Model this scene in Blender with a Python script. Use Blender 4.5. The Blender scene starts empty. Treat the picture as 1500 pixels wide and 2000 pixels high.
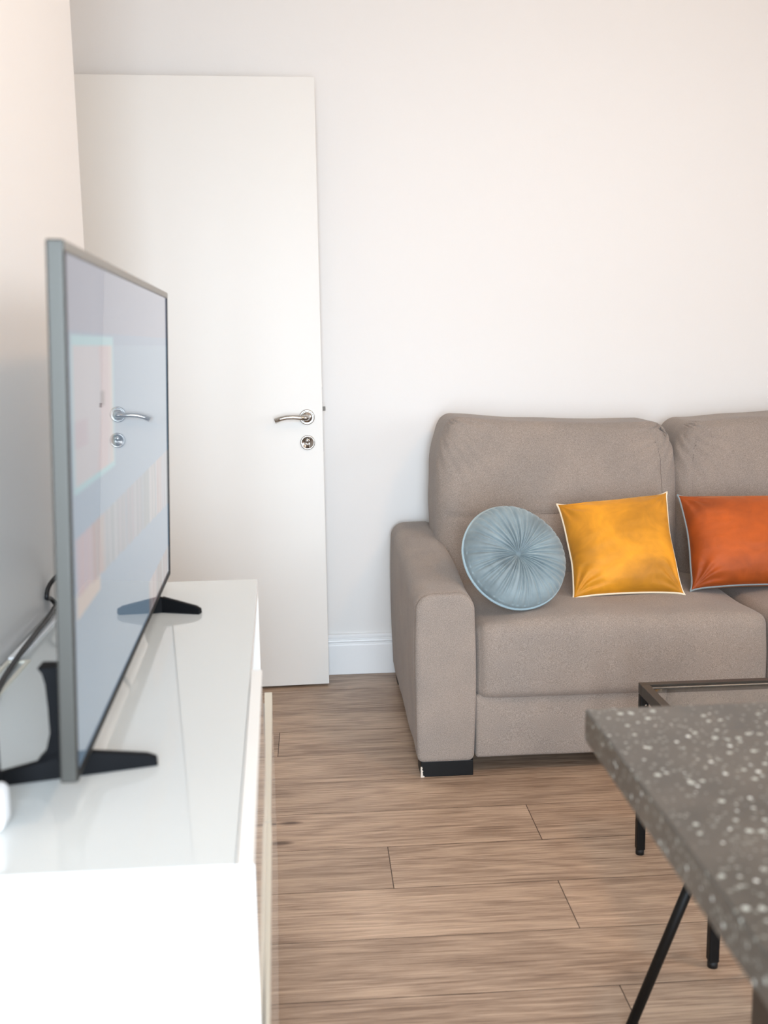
import bpy, bmesh, math, random
from mathutils import Vector, Matrix, noise
S = bpy.context.scene
C = S.collection
random.seed(7)

# ------------------------------------------------------------------ camera
def R3(p, y, r):
    f = Vector((math.sin(y)*math.cos(p), math.cos(y)*math.cos(p), -math.sin(p)))
    rt = f.cross(Vector((0, 0, 1))).normalized(); up = rt.cross(f)
    c, s = math.cos(r), math.sin(r)
    return c*rt + s*up, -s*rt + c*up, f
rt, up, fw = R3(0.159919, 0.065341, -0.015825)
cam = bpy.data.cameras.new('camera'); co = bpy.data.objects.new('camera', cam); C.objects.link(co)
co.matrix_world = Matrix(((rt.x, up.x, -fw.x, 0), (rt.y, up.y, -fw.y, 0), (rt.z, up.z, -fw.z, 1.18405), (0, 0, 0, 1)))
cam.sensor_fit = 'VERTICAL'; cam.sensor_height = 36; cam.sensor_width = 27
cam.lens = 2025.11/2000*36
cam.dof.use_dof = True; cam.dof.focus_distance = 3.0; cam.dof.aperture_fstop = 4.6
cam.clip_start = 0.05
S.camera = co

# ------------------------------------------------------------------ world, lights, exposure
S.view_settings.view_transform = 'Standard'; S.view_settings.look = 'None'
S.view_settings.gamma = 1; S.view_settings.use_curve_mapping = False
S.view_settings.exposure = 0.0
w = bpy.data.worlds.new('world'); S.world = w; w.use_nodes = True
w.node_tree.nodes['Background'].inputs[0].default_value = (0.62, 0.78, 1.0, 1)
w.node_tree.nodes['Background'].inputs[1].default_value = 1.6

def area(name, loc, target, sx, sy, power, col, spread=180):
    l = bpy.data.lights.new(name, 'AREA'); l.shape = 'RECTANGLE'; l.size = sx; l.size_y = sy
    l.energy = power; l.color = col; l.spread = math.radians(spread)
    o = bpy.data.objects.new(name, l); C.objects.link(o); o.location = loc
    o.rotation_euler = (Vector(target)-Vector(loc)).to_track_quat('-Z', 'Y').to_euler()
    return o
# daylight entering by the rear window (sky, so it falls downwards) and by the side window, plus two added lamps out of view
WIN = area('window_daylight', (0.17, -1.24, 1.03), (0.12, 3.6, 0.05), 1.14, 1.86, 39, (0.74, 0.87, 1.0), 84)
SIDE = area('side_window_daylight', (3.32, 0.9, 1.45), (0, 0.9, 0.9), 1.5, 1.5, 30, (0.93, 0.965, 1.0))
CEI = area('ceiling_fill_light', (0.08, 1.40, 2.66), (0.08, 1.40, 0), 0.42, 0.42, 6, (1.0, 0.92, 0.84))  # added fill, brightens the left wall behind the television
lp = bpy.data.lights.new('pendant_fill_light', 'POINT'); lp.energy = 23; lp.color = (1.0, 0.58, 0.28); lp.shadow_soft_size = 0.09  # added pendant, carries the warm light on floor and upper wall
lpo = bpy.data.objects.new('pendant_fill_light', lp); C.objects.link(lpo); lpo.location = (1.20, 1.50, 2.10)

# ------------------------------------------------------------------ helpers
def lin(c):
    c = c/255.0
    return c/12.92 if c <= 0.04045 else ((c+0.055)/1.055)**2.4
def L(r, g, b): return (lin(r), lin(g), lin(b), 1)

def mat(name, col=(0.8, 0.8, 0.8, 1), rough=0.5, metal=0.0, **k):
    m = bpy.data.materials.new(name); m.use_nodes = True
    b = m.node_tree.nodes['Principled BSDF']
    b.inputs['Base Color'].default_value = col; b.inputs['Roughness'].default_value = rough
    b.inputs['Metallic'].default_value = metal
    for n, v in k.items(): b.inputs[n.replace('_', ' ')].default_value = v
    return m
def N(m, t, **k):
    n = m.node_tree.nodes.new(t)
    for a, v in k.items():
        if hasattr(n, a): setattr(n, a, v)
        else: n.inputs[a].default_value = v
    return n
def lk(m, a, b): m.node_tree.links.new(a, b)
def P(m): return m.node_tree.nodes['Principled BSDF']
def add_bump(m, height, strength, dist):
    b = N(m, 'ShaderNodeBump'); b.inputs['Strength'].default_value = strength; b.inputs['Distance'].default_value = dist
    lk(m, height, b.inputs['Height']); lk(m, b.outputs[0], P(m).inputs['Normal'])
def ramp(m, fac, stops):
    r = N(m, 'ShaderNodeValToRGB'); e = r.color_ramp.elements
    while len(e) < len(stops): e.new(0.5)
    for i, (p, c) in enumerate(stops): e[i].position = p; e[i].color = c
    lk(m, fac, r.inputs[0]); return r

def obj(name, bm, m, parent=None, smooth=True):
    me = bpy.data.meshes.new(name); bm.normal_update(); bm.to_mesh(me); bm.free()
    if smooth:
        for p in me.polygons: p.use_smooth = True
    o = bpy.data.objects.new(name, me); C.objects.link(o)
    if m: me.materials.append(m)
    if parent is not None:
        o.parent = parent
        o.matrix_parent_inverse = Matrix.Translation(-parent.location)
    return o
def thing(name, label, cat, loc, group=None):
    o = bpy.data.objects.new(name, None); C.objects.link(o); o.location = loc
    o.empty_display_size = 0.05
    return tag(o, label, cat, group)
def tag(o, label, cat, group=None):
    o['label'] = label; o['category'] = cat
    if group: o['group'] = group
    return o
def struct(name, bm, m, smooth=False):
    o = obj(name, bm, m, None, smooth); o['kind'] = 'structure'; return o
def bev(o, w=0.002, seg=2, ang=30):
    b = o.modifiers.new('bevel', 'BEVEL'); b.width = w; b.segments = seg; b.limit_method = 'ANGLE'
    b.angle_limit = math.radians(ang); b.harden_normals = False
    return o

def prism(bm, poly, z0, z1):
    """polygon in XY (counter-clockwise) extruded from z0 to z1"""
    a = [bm.verts.new((x, y, z0)) for x, y in poly]; b = [bm.verts.new((x, y, z1)) for x, y in poly]
    n = len(poly)
    bm.faces.new(a[::-1]); bm.faces.new(b)
    for i in range(n):
        j = (i+1) % n; bm.faces.new((a[i], a[j], b[j], b[i]))
def box(bm, x0, x1, y0, y1, z0, z1): prism(bm, [(x0, y0), (x1, y0), (x1, y1), (x0, y1)], z0, z1)
def BX(*a):
    bm = bmesh.new(); box(bm, *a); return bm
def hexa(bm, p):
    """8 points: bottom ring of 4 then top ring of 4"""
    v = [bm.verts.new(q) for q in p]
    for f in ((3, 2, 1, 0), (4, 5, 6, 7), (0, 1, 5, 4), (1, 2, 6, 5), (2, 3, 7, 6), (3, 0, 4, 7)):
        bm.faces.new([v[i] for i in f])
    bmesh.ops.recalc_face_normals(bm, faces=bm.faces)
def tube(bm, pts, r, seg=8, closed=False, cap=True):
    pts = [Vector(p) for p in pts]; n = len(pts); rings = []; prev = None
    rr = r if isinstance(r, (list, tuple)) else [r]*n
    for i, p in enumerate(pts):
        a = pts[(i-1) % n] if (closed or i > 0) else p
        b = pts[(i+1) % n] if (closed or i < n-1) else p
        t = (b-a).normalized()
        if prev is None:
            u = t.cross(Vector((0, 0, 1)));
            if u.length < 1e-3: u = t.cross(Vector((0, 1, 0)))
        else: u = prev - t*prev.dot(t)
        u.normalize(); prev = u; v = t.cross(u)
        rings.append([bm.verts.new(p + rr[i]*(math.cos(2*math.pi*k/seg)*u + math.sin(2*math.pi*k/seg)*v)) for k in range(seg)])
    m = n if closed else n-1
    for i in range(m):
        A = rings[i]; B = rings[(i+1) % n]
        off = 0
        if closed and i == n-1:
            off = min(range(seg), key=lambda s: (A[0].co-B[s].co).length)
        for k in range(seg):
            bm.faces.new((A[k], A[(k+1) % seg], B[(k+1+off) % seg], B[(k+off) % seg]))
    if cap and not closed:
        bm.faces.new(rings[0][::-1]); bm.faces.new(rings[-1])
    bmesh.ops.recalc_face_normals(bm, faces=bm.faces)
def lathe(bm, prof, seg, origin, axis, xdir=None):
    """prof = [(radius, height)] about axis"""
    origin = Vector(origin); ax = Vector(axis).normalized()
    u = Vector(xdir) if xdir else ax.orthogonal(); u = (u-ax*u.dot(ax)).normalized(); v = ax.cross(u)
    R = []
    for r, hh in prof:
        if r < 1e-6: R.append([bm.verts.new(origin+ax*hh)])
        else: R.append([bm.verts.new(origin+ax*hh+r*(math.cos(2*math.pi*k/seg)*u+math.sin(2*math.pi*k/seg)*v)) for k in range(seg)])
    for a, b in zip(R, R[1:]):
        for k in range(seg):
            j = (k+1) % seg
            if len(a) == 1 and len(b) == 1: continue
            if len(a) == 1: bm.faces.new((a[0], b[k], b[j]))
            elif len(b) == 1: bm.faces.new((a[k], a[j], b[0]))
            else: bm.faces.new((a[k], a[j], b[j], b[k]))
    bmesh.ops.recalc_face_normals(bm, faces=bm.faces)
def smooth01(t): t = max(0.0, min(1.0, t)); return t*t*(3-2*t)
def gauss(x, s): return math.exp(-(x/s)**2)
def nz(x, y, z, s): return noise.noise(Vector((x*s, y*s, z*s)))

def axis_pts(half, r, inner):
    out = []
    k = 6
    for i in range(k): out.append(-half + r*(1-math.cos(0.5*math.pi*i/k))*1.0)
    for i in range(inner+1): out.append(-half+r + (2*half-2*r)*i/inner)
    for i in range(k-1, -1, -1): out.append(half - r*(1-math.cos(0.5*math.pi*i/k)))
    return out
def softbox(x0, x1, y0, y1, z0, z1, r, step, warp):
    """rounded block meshed densely; warp(point, unit position) -> moved point"""
    c = Vector(((x0+x1)/2, (y0+y1)/2, (z0+z1)/2)); H = ((x1-x0)/2, (y1-y0)/2, (z1-z0)/2)
    A = [axis_pts(H[i], min(r, H[i]*0.95), max(2, int((2*H[i]-2*r)/step))) for i in range(3)]
    bm = bmesh.new(); cache = {}
    def V(i, j, k):
        key = (i, j, k)
        if key in cache: return cache[key]
        p = Vector((A[0][i], A[1][j], A[2][k]))
        q = Vector([max(-(H[a]-r), min(H[a]-r, p[a])) for a in range(3)])
        d = p-q
        if d.length > 1e-9: p = q + d.normalized()*r
        un = Vector([p[a]/H[a] for a in range(3)])
        cache[key] = bm.verts.new(warp(p+c, un)); return cache[key]
    n = [len(a)-1 for a in A]
    for k in (0, n[2]):
        for i in range(n[0]):
            for j in range(n[1]): bm.faces.new((V(i, j, k), V(i+1, j, k), V(i+1, j+1, k), V(i, j+1, k)))
    for j in (0, n[1]):
        for i in range(n[0]):
            for k in range(n[2]): bm.faces.new((V(i, j, k), V(i+1, j, k), V(i+1, j, k+1), V(i, j, k+1)))
    for i in (0, n[0]):
        for j in range(n[1]):
            for k in range(n[2]): bm.faces.new((V(i, j, k), V(i, j+1, k), V(i, j+1, k+1), V(i, j, k+1)))
    bmesh.ops.recalc_face_normals(bm, faces=bm.faces)
    return bm

# ------------------------------------------------------------------ materials
def paint(name, col, rough=0.6, var=0.015):
    m = mat(name, col, rough)
    n = N(m, 'ShaderNodeTexNoise'); n.inputs['Scale'].default_value = 260; n.inputs['Detail'].default_value = 3
    g = N(m, 'ShaderNodeTexCoord'); lk(m, g.outputs['Object'], n.inputs['Vector'])
    add_bump(m, n.outputs[0], 0.12, 0.001)
    return m
M_wall = paint('wall_paint', L(236, 233, 229))
M_wall_l = paint('satin_wall_paint', L(236, 233, 229), 0.36)
M_ceil = paint('ceiling_paint', L(252, 249, 243))
M_wall_w = paint('bounce_wall_paint', L(250, 249, 246))  # unseen walls, like the ceiling, made lighter than seen ones to bounce light
M_door = mat('door_lacquer', L(231, 228, 222), 0.45)
M_trim = mat('trim_white', L(243, 243, 242), 0.35)
M_lacq = mat('white_gloss_lacquer', L(240, 240, 236), 0.06, Coat_Weight=0.0, IOR=1.6)
M_cab = mat('white_cabinet', L(246, 246, 243), 0.3)
M_glass_top = mat('white_backed_glass', L(212, 217, 216), 0.04, IOR=1.5)
M_glass_edge = mat('glass_edge', L(214, 228, 224), 0.05)
M_chrome = mat('chrome', (0.50, 0.48, 0.455, 1), 0.16, 1.0)
M_steel = mat('dark_steel', L(120, 118, 114), 0.4, 1.0)
M_black = mat('black_metal', L(9, 9, 9), 0.5, IOR=1.35)
M_blackrub = mat('black_plastic', L(9, 10, 13), 0.6, IOR=1.22)
M_bronze = mat('dark_bronze_metal', L(58, 53, 47), 0.42, 0.25)
M_tvframe = mat('silver_grey_frame', L(70, 69, 65), 0.38, 0.7)
M_tvtrim = mat('brushed_taupe_metal', L(150, 146, 139), 0.4, 0.6)
M_tvback = mat('tv_back', L(70, 73, 78), 0.5)
M_rubber = mat('rubber_foot', L(14, 14, 14), 0.6)
M_cable = mat('cable_black', L(24, 24, 26), 0.45)
M_device = mat('white_plastic', L(246, 247, 248), 0.3)
M_cream = mat('cream_plastic', L(226, 222, 208), 0.45)
M_chip = mat('bare_wood_chip', L(214, 202, 188), 0.7)
M_dark = mat('dark_underside', L(26, 24, 24), 0.8)
M_frame_w = mat('window_frame_white', L(240, 240, 238), 0.4)

# floor laminate: plank tone and grain offset come from per-face attributes
def floor_mat():
    m = mat('oak_laminate', L(160, 130, 108), 0.42)
    m.node_tree.nodes['Principled BSDF'].inputs['IOR'].default_value = 1.45
    at = N(m, 'ShaderNodeAttribute'); at.attribute_name = 'plank'
    tc = N(m, 'ShaderNodeTexCoord')
    sep = N(m, 'ShaderNodeSeparateColor'); lk(m, at.outputs['Color'], sep.inputs[0])
    off = N(m, 'ShaderNodeCombineXYZ')
    mu = N(m, 'ShaderNodeMath', operation='MULTIPLY'); mu.inputs[1].default_value = 37.0; lk(m, sep.outputs[0], mu.inputs[0])
    mu2 = N(m, 'ShaderNodeMath', operation='MULTIPLY'); mu2.inputs[1].default_value = 19.0; lk(m, sep.outputs[1], mu2.inputs[0])
    lk(m, mu.outputs[0], off.inputs[0]); lk(m, mu2.outputs[0], off.inputs[2])
    ad = N(m, 'ShaderNodeVectorMath', operation='ADD'); lk(m, tc.outputs['Object'], ad.inputs[0]); lk(m, off.outputs[0], ad.inputs[1])
    def mapped(sx, sy):
        mp = N(m, 'ShaderNodeMapping'); mp.inputs['Scale'].default_value = (sx, sy, 1); lk(m, ad.outputs[0], mp.inputs[0]); return mp
    # broad cathedral figure
    mp = mapped(0.75, 5.0)
    n1 = N(m, 'ShaderNodeTexNoise'); n1.inputs['Scale'].default_value = 1.6; n1.inputs['Detail'].default_value = 3; n1.inputs['Distortion'].default_value = 0.5
    lk(m, mp.outputs[0], n1.inputs['Vector'])
    mm = N(m, 'ShaderNodeMath', operation='MULTIPLY'); mm.inputs[1].default_value = 48.0; lk(m, n1.outputs[0], mm.inputs[0])
    sn = N(m, 'ShaderNodeMath', operation='SINE'); lk(m, mm.outputs[0], sn.inputs[0])
    mr = N(m, 'ShaderNodeMapRange'); mr.inputs[1].default_value = -1; mr.inputs[2].default_value = 1; lk(m, sn.outputs[0], mr.inputs[0])
    # fine streaks
    mp2 = mapped(4.0, 120.0)
    n2 = N(m, 'ShaderNodeTexNoise'); n2.inputs['Scale'].default_value = 1.5; n2.inputs['Detail'].default_value = 6; n2.inputs['Roughness'].default_value = 0.7
    lk(m, mp2.outputs[0], n2.inputs['Vector'])
    # patches
    mp3 = mapped(1.6, 6.0)
    n3 = N(m, 'ShaderNodeTexNoise'); n3.inputs['Scale'].default_value = 1.3; n3.inputs['Detail'].default_value = 2
    lk(m, mp3.outputs[0], n3.inputs['Vector'])
    # knots
    mp4 = mapped(1.5, 4.2)
    vo = N(m, 'ShaderNodeTexVoronoi'); vo.inputs['Scale'].default_value = 1.25; lk(m, mp4.outputs[0], vo.inputs['Vector'])
    kn = N(m, 'ShaderNodeMapRange'); kn.inputs[1].default_value = 0.0; kn.inputs[2].default_value = 0.075; kn.inputs[3].default_value = 0.75; kn.inputs[4].default_value = 0.0
    lk(m, vo.outputs['Distance'], kn.inputs[0])
    r2 = ramp(m, n2.outputs[0], [(0.30, (0.0, 0, 0, 1)), (0.66, (1, 1, 1, 1))])
    s = N(m, 'ShaderNodeMath', operation='MULTIPLY'); s.inputs[1].default_value = 0.13; lk(m, mr.outputs[0], s.inputs[0])
    s2 = N(m, 'ShaderNodeMath', operation='MULTIPLY_ADD'); s2.inputs[1].default_value = 0.48; lk(m, r2.outputs[0], s2.inputs[0]); lk(m, s.outputs[0], s2.inputs[2])
    s3 = N(m, 'ShaderNodeMath', operation='MULTIPLY_ADD'); s3.inputs[1].default_value = 0.5; lk(m, n3.outputs[0], s3.inputs[0]); lk(m, s2.outputs[0], s3.inputs[2])
    s4 = N(m, 'ShaderNodeMath', operation='SUBTRACT'); lk(m, s3.outputs[0], s4.inputs[0]); lk(m, kn.outputs[0], s4.inputs[1])
    col = ramp(m, s4.outputs[0], [(0.12, L(98, 76, 61)), (0.38, L(147, 123, 104)), (0.62, L(182, 157, 135)), (0.84, L(206, 180, 156))])
    mp5 = mapped(9.0, 420.0)
    n5 = N(m, 'ShaderNodeTexNoise'); n5.inputs['Scale'].default_value = 1.0; n5.inputs['Detail'].default_value = 3; lk(m, mp5.outputs[0], n5.inputs['Vector'])
    r5 = ramp(m, n5.outputs[0], [(0.34, (0.72, 0.68, 0.65, 1)), (0.44, (1, 1, 1, 1))])
    px = N(m, 'ShaderNodeMix', data_type='RGBA', blend_type='MULTIPLY'); px.inputs[0].default_value = 1; lk(m, col.outputs[0], px.inputs[6]); lk(m, r5.outputs[0], px.inputs[7])
    hsv = N(m, 'ShaderNodeHueSaturation')
    mv = N(m, 'ShaderNodeMapRange'); mv.inputs[3].default_value = 0.90; mv.inputs[4].default_value = 1.10
    lk(m, sep.outputs[1], mv.inputs[0]); lk(m, mv.outputs[0], hsv.inputs['Value']); lk(m, px.outputs[2], hsv.inputs['Color'])
    lk(m, hsv.outputs[0], P(m).inputs['Base Color'])
    rr = N(m, 'ShaderNodeMapRange'); rr.inputs[3].default_value = 0.48; rr.inputs[4].default_value = 0.36; lk(m, n2.outputs[0], rr.inputs[0])
    lk(m, rr.outputs[0], P(m).inputs['Roughness'])
    add_bump(m, n2.outputs[0], 0.25, 0.0006)
    return m
M_floor = floor_mat()
M_gap = mat('floor_joint', L(58, 42, 34), 0.8)

def fabric_mat():
    m = mat('taupe_upholstery', L(158, 141, 129), 0.95, Sheen_Weight=0.15, Sheen_Roughness=0.5)
    tc = N(m, 'ShaderNodeTexCoord')
    n = N(m, 'ShaderNodeTexNoise'); n.inputs['Scale'].default_value = 520; n.inputs['Detail'].default_value = 3; lk(m, tc.outputs['Object'], n.inputs['Vector'])
    n2 = N(m, 'ShaderNodeTexNoise'); n2.inputs['Scale'].default_value = 7; n2.inputs['Detail'].default_value = 3; lk(m, tc.outputs['Object'], n2.inputs['Vector'])
    r1 = ramp(m, n.outputs[0], [(0.3, L(128, 118, 108)), (0.5, L(149, 137, 127)), (0.7, L(170, 158, 147))])
    r2 = ramp(m, n2.outputs[0], [(0.35, (0.92, 0.92, 0.93, 1)), (0.65, (1.05, 1.03, 1.02, 1))])
    mx = N(m, 'ShaderNodeMix', data_type='RGBA', blend_type='MULTIPLY'); mx.inputs[0].default_value = 1
    lk(m, r1.outputs[0], mx.inputs[6]); lk(m, r2.outputs[0], mx.inputs[7]); lk(m, mx.outputs[2], P(m).inputs['Base Color'])
    add_bump(m, n.outputs[0], 0.35, 0.0015)
    return m
M_sofa = fabric_mat()
M_seam = mat('seam_thread', L(98, 86, 79), 0.9)

def velvet(name, col, sheen, sw=0.7, sr=0.35, nap_shade=0.0):
    m = mat(name, col, 0.62, Sheen_Weight=sw, Sheen_Roughness=sr, Sheen_Tint=sheen)
    tc = N(m, 'ShaderNodeTexCoord')
    n = N(m, 'ShaderNodeTexNoise'); n.inputs['Scale'].default_value = 11; n.inputs['Detail'].default_value = 6; n.inputs['Roughness'].default_value = 0.62; n.inputs['Distortion'].default_value = 1.2
    lk(m, tc.outputs['Object'], n.inputs['Vector'])
    hs = N(m, 'ShaderNodeHueSaturation'); hs.inputs['Color'].default_value = col
    mr = N(m, 'ShaderNodeMapRange'); mr.inputs[1].default_value = 0.3; mr.inputs[2].default_value = 0.7; mr.inputs[3].default_value = 0.84; mr.inputs[4].default_value = 1.1
    lk(m, n.outputs[0], mr.inputs[0]); lk(m, mr.outputs[0], hs.inputs['Value']); lk(m, hs.outputs[0], P(m).inputs['Base Color'])
    nb2 = N(m, 'ShaderNodeTexNoise'); nb2.inputs['Scale'].default_value = 4.2; nb2.inputs['Detail'].default_value = 4; nb2.inputs['Distortion'].default_value = 0.5  # brushed-nap patches; their darkening also stands in for the cushion's shaded side
    of = N(m, 'ShaderNodeVectorMath', operation='ADD'); of.inputs[1].default_value = (nap_shade, 0.3, nap_shade*0.7); lk(m, tc.outputs['Object'], of.inputs[0]); lk(m, of.outputs[0], nb2.inputs['Vector'])
    m2 = N(m, 'ShaderNodeMapRange'); m2.inputs[1].default_value = 0.40; m2.inputs[2].default_value = 0.60; m2.inputs[3].default_value = 0.70; m2.inputs[4].default_value = 1.08
    lk(m, nb2.outputs[0], m2.inputs[0])
    mu_ = N(m, 'ShaderNodeMath', operation='MULTIPLY'); lk(m, mr.outputs[0], mu_.inputs[0]); lk(m, m2.outputs[0], mu_.inputs[1]); lk(m, mu_.outputs[0], hs.inputs['Value'])
    add_bump(m, n.outputs[0], 0.35, 0.004)
    return m
M_yel = velvet('mustard_velvet', L(222, 148, 26), L(255, 222, 140), 0.35, 0.35, 1.7)
M_ora = velvet('rust_velvet', L(182, 82, 16), L(255, 180, 110), 0.35, 0.35)
M_blu = velvet('dusty_blue_velvet', L(136, 152, 157), L(228, 236, 238), 0.6)
M_pipe_c = mat('cream_piping', L(240, 226, 200), 0.6)
M_pipe_b = mat('grey_blue_piping', L(140, 152, 156), 0.6)
M_pipe_lb = mat('pale_blue_piping', L(166, 186, 192), 0.6)

def terrazzo():
    m = mat('grey_terrazzo', L(120, 113, 104), 0.3)
    tc = N(m, 'ShaderNodeTexCoord')
    prev = None
    nb = N(m, 'ShaderNodeTexNoise'); nb.inputs['Scale'].default_value = 14; nb.inputs['Detail'].default_value = 4; lk(m, tc.outputs['Object'], nb.inputs['Vector'])
    base = ramp(m, nb.outputs[0], [(0.3, L(70, 66, 60)), (0.7, L(90, 84, 76))])
    cur = base.outputs[0]
    for sc, thr, colr, sd in ((74, 0.19, L(182, 186, 178), 0.0), (140, 0.24, L(132, 133, 125), 5.3), (56, 0.12, L(222, 226, 220), 11.7)):
        ad = N(m, 'ShaderNodeVectorMath', operation='ADD'); ad.inputs[1].default_value = (sd, sd*0.7, sd*0.3); lk(m, tc.outputs['Object'], ad.inputs[0])
        v = N(m, 'ShaderNodeTexVoronoi'); v.inputs['Scale'].default_value = sc; lk(m, ad.outputs[0], v.inputs['Vector'])
        rs = N(m, 'ShaderNodeSeparateColor'); lk(m, v.outputs['Color'], rs.inputs[0])
        mm = N(m, 'ShaderNodeMath', operation='MULTIPLY'); mm.inputs[1].default_value = thr*1.5; lk(m, rs.outputs[0], mm.inputs[0])
        lt = N(m, 'ShaderNodeMath', operation='LESS_THAN'); lk(m, v.outputs['Distance'], lt.inputs[0]); lk(m, mm.outputs[0], lt.inputs[1])
        mx = N(m, 'ShaderNodeMix', data_type='RGBA'); lk(m, lt.outputs[0], mx.inputs[0]); lk(m, cur, mx.inputs[6]); mx.inputs[7].default_value = colr
        cur = mx.outputs[2]
    lk(m, cur, P(m).inputs['Base Color'])
    return m
M_terr = terrazzo()

def clear_glass(name, tint):
    m = mat(name, tint, 0.0, Transmission_Weight=1.0, IOR=1.45)
    return m
M_glass = clear_glass('clear_glass', (0.93, 0.96, 0.95, 1))

# ------------------------------------------------------------------ room
X0, X1, Y0, Y1, ZC = -0.475, 3.3, -1.2, 3.652, 2.75
XR = -0.835     # side of the recess the door hangs on
# floor: individual planks in one floor mesh
W = 0.19323; D0 = 3.47293
joints = {0: None}
bm = bmesh.new(); colL = bm.loops.layers.float_color.new('plank')
seed_j = {-1: 0.9, 0: 1.0, 1: 1.05, 2: -0.133, 3: 0.95, 4: 1.0, 5: 0.521, 6: 0.1475, 7: 0.514, 8: 1.1, 9: 0.539}
PL = 1.38
random.seed(11)
k = -1
g = 0.0009
while True:
    ya = D0 - W*(k+1); yb = D0 - W*k          # row k lies between boundary k and k+1
    if yb < Y0: break
    j0 = seed_j.get(k, random.uniform(0, PL))
    x = j0 - PL*math.ceil((j0-(XR-0.1))/PL)
    while x < X1:
        xa, xb = max(x, XR-0.1), min(x+PL, X1)
        if xb > xa:
            c = (random.random(), random.random(), random.random(), 1)
            ylo = max(ya, Y0); yhi = min(yb, Y1)
            vs = [bm.verts.new(p) for p in ((xa+g, ylo+g*.8, 0), (xb-g, ylo+g*.8, 0), (xb-g, yhi-g*.8, 0), (xa+g, yhi-g*.8, 0))]
            f = bm.faces.new(vs); f.material_index = 0
            for l in f.loops: l[colL] = c
        x += PL
    k += 1
v = [bm.verts.new(p) for p in ((XR-0.1, Y0, -0.0015), (X1, Y0, -0.0015), (X1, Y1, -0.0015), (XR-0.1, Y1, -0.0015))]
f = bm.faces.new(v); f.material_index = 1
vb = [bm.verts.new(p) for p in ((XR-0.1, Y0, -0.05), (X1, Y0, -0.05), (X1, Y1, -0.05), (XR-0.1, Y1, -0.05))]
f = bm.faces.new(vb[::-1]); f.material_index = 1
fl = struct('floor', bm, M_floor); fl.data.materials.append(M_gap)

bm = BX(XR-0.1, X1+0.1, Y1, Y1+0.12, 0, ZC); struct('wall_back', bm, M_wall)
# left wall stops short of the back wall; the doorway recess opens behind its end
WE = 2.285
bm = bmesh.new(); box(bm, X0-0.12, X0, Y0-0.1, WE, 0, ZC); struct('wall_left', bm, M_wall_l)
bm = bmesh.new(); box(bm, XR-0.12, XR, WE-0.12, Y1+0.12, 0, ZC); struct('wall_recess_side', bm, M_wall)
bm = bmesh.new(); box(bm, XR, X0-0.12, WE-0.12, WE, 0, ZC); struct('wall_recess_front', bm, M_wall)
# right wall with a window opening
bm = bmesh.new()
box(bm, X1, X1+0.12, Y0-0.1, 0.15, 0, ZC); box(bm, X1, X1+0.12, 1.65, Y1+0.12, 0, ZC)
box(bm, X1, X1+0.12, 0.15, 1.65, 0, 0.7); box(bm, X1, X1+0.12, 0.15, 1.65, 2.2, ZC)
struct('wall_right', bm, M_wall_w)
# rear wall with the big window
bm = bmesh.new()
box(bm, X0-0.12, -0.43, Y0-0.12, Y0, 0, ZC); box(bm, 0.77, X1+0.12, Y0-0.12, Y0, 0, ZC)
box(bm, -0.43, 0.77, Y0-0.12, Y0, 0, 0.08); box(bm, -0.43, 0.77, Y0-0.12, Y0, 2.2, ZC)
struct('wall_rear', bm, M_wall_w)
bm = BX(XR-0.12, X1+0.12, Y0-0.12, Y1+0.12, ZC, ZC+0.1); struct('ceiling', bm, M_ceil)
def window(name, pts):
    bm = bmesh.new()
    for a in pts: box(bm, *a)
    o = struct(name, bm, M_frame_w); bev(o, 0.004); return o
window('window_1', [(-0.43, -0.38, -1.23, -1.18, 0.08, 2.2), (0.72, 0.77, -1.23, -1.18, 0.08, 2.2), (0.14, 0.20, -1.23, -1.18, 0.13, 2.15),
                    (-0.38, 0.72, -1.23, -1.18, 0.08, 0.13), (-0.38, 0.72, -1.23, -1.18, 2.15, 2.2)])
window('window_2', [(3.28, 3.33, 0.15, 0.20, 0.7, 2.2), (3.28, 3.33, 1.60, 1.65, 0.7, 2.2), (3.28, 3.33, 0.2, 1.6, 0.7, 0.75), (3.28, 3.33, 0.2, 1.6, 2.15, 2.2)])

# skirting: profile with two beads, z up to 0.150
def skirt(name, a, b, nrm):
    prof = [(0, 0), (0.015, 0), (0.015, 0.108), (0.0135, 0.112), (0.0105, 0.115), (0.0105, 0.118), (0.014, 0.1205), (0.015, 0.124), (0.014, 0.1275),
            (0.0095, 0.130), (0.0095, 0.133), (0.0125, 0.136), (0.0125, 0.143), (0.010, 0.148), (0.006, 0.150), (0, 0.150)]
    bm = bmesh.new(); A = Vector(a); B = Vector(b); n = Vector(nrm)
    ra = [bm.verts.new(A+n*d+Vector((0, 0, z))) for d, z in prof]; rb = [bm.verts.new(B+n*d+Vector((0, 0, z))) for d, z in prof]
    for i in range(len(prof)-1): bm.faces.new((ra[i], rb[i], rb[i+1], ra[i+1]))
    bm.faces.new(ra); bm.faces.new(rb[::-1]); bmesh.ops.recalc_face_normals(bm, faces=bm.faces)
    struct(name, bm, M_trim)
skirt('baseboard_back', (XR, Y1, 0.001), (X1, Y1, 0.001), (0, -1, 0))
skirt('baseboard_left', (X0, Y0, 0.001), (X0, WE, 0.001), (1, 0, 0))
skirt('baseboard_right', (X1, Y0, 0.001), (X1, Y1, 0.001), (-1, 0, 0))

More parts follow.
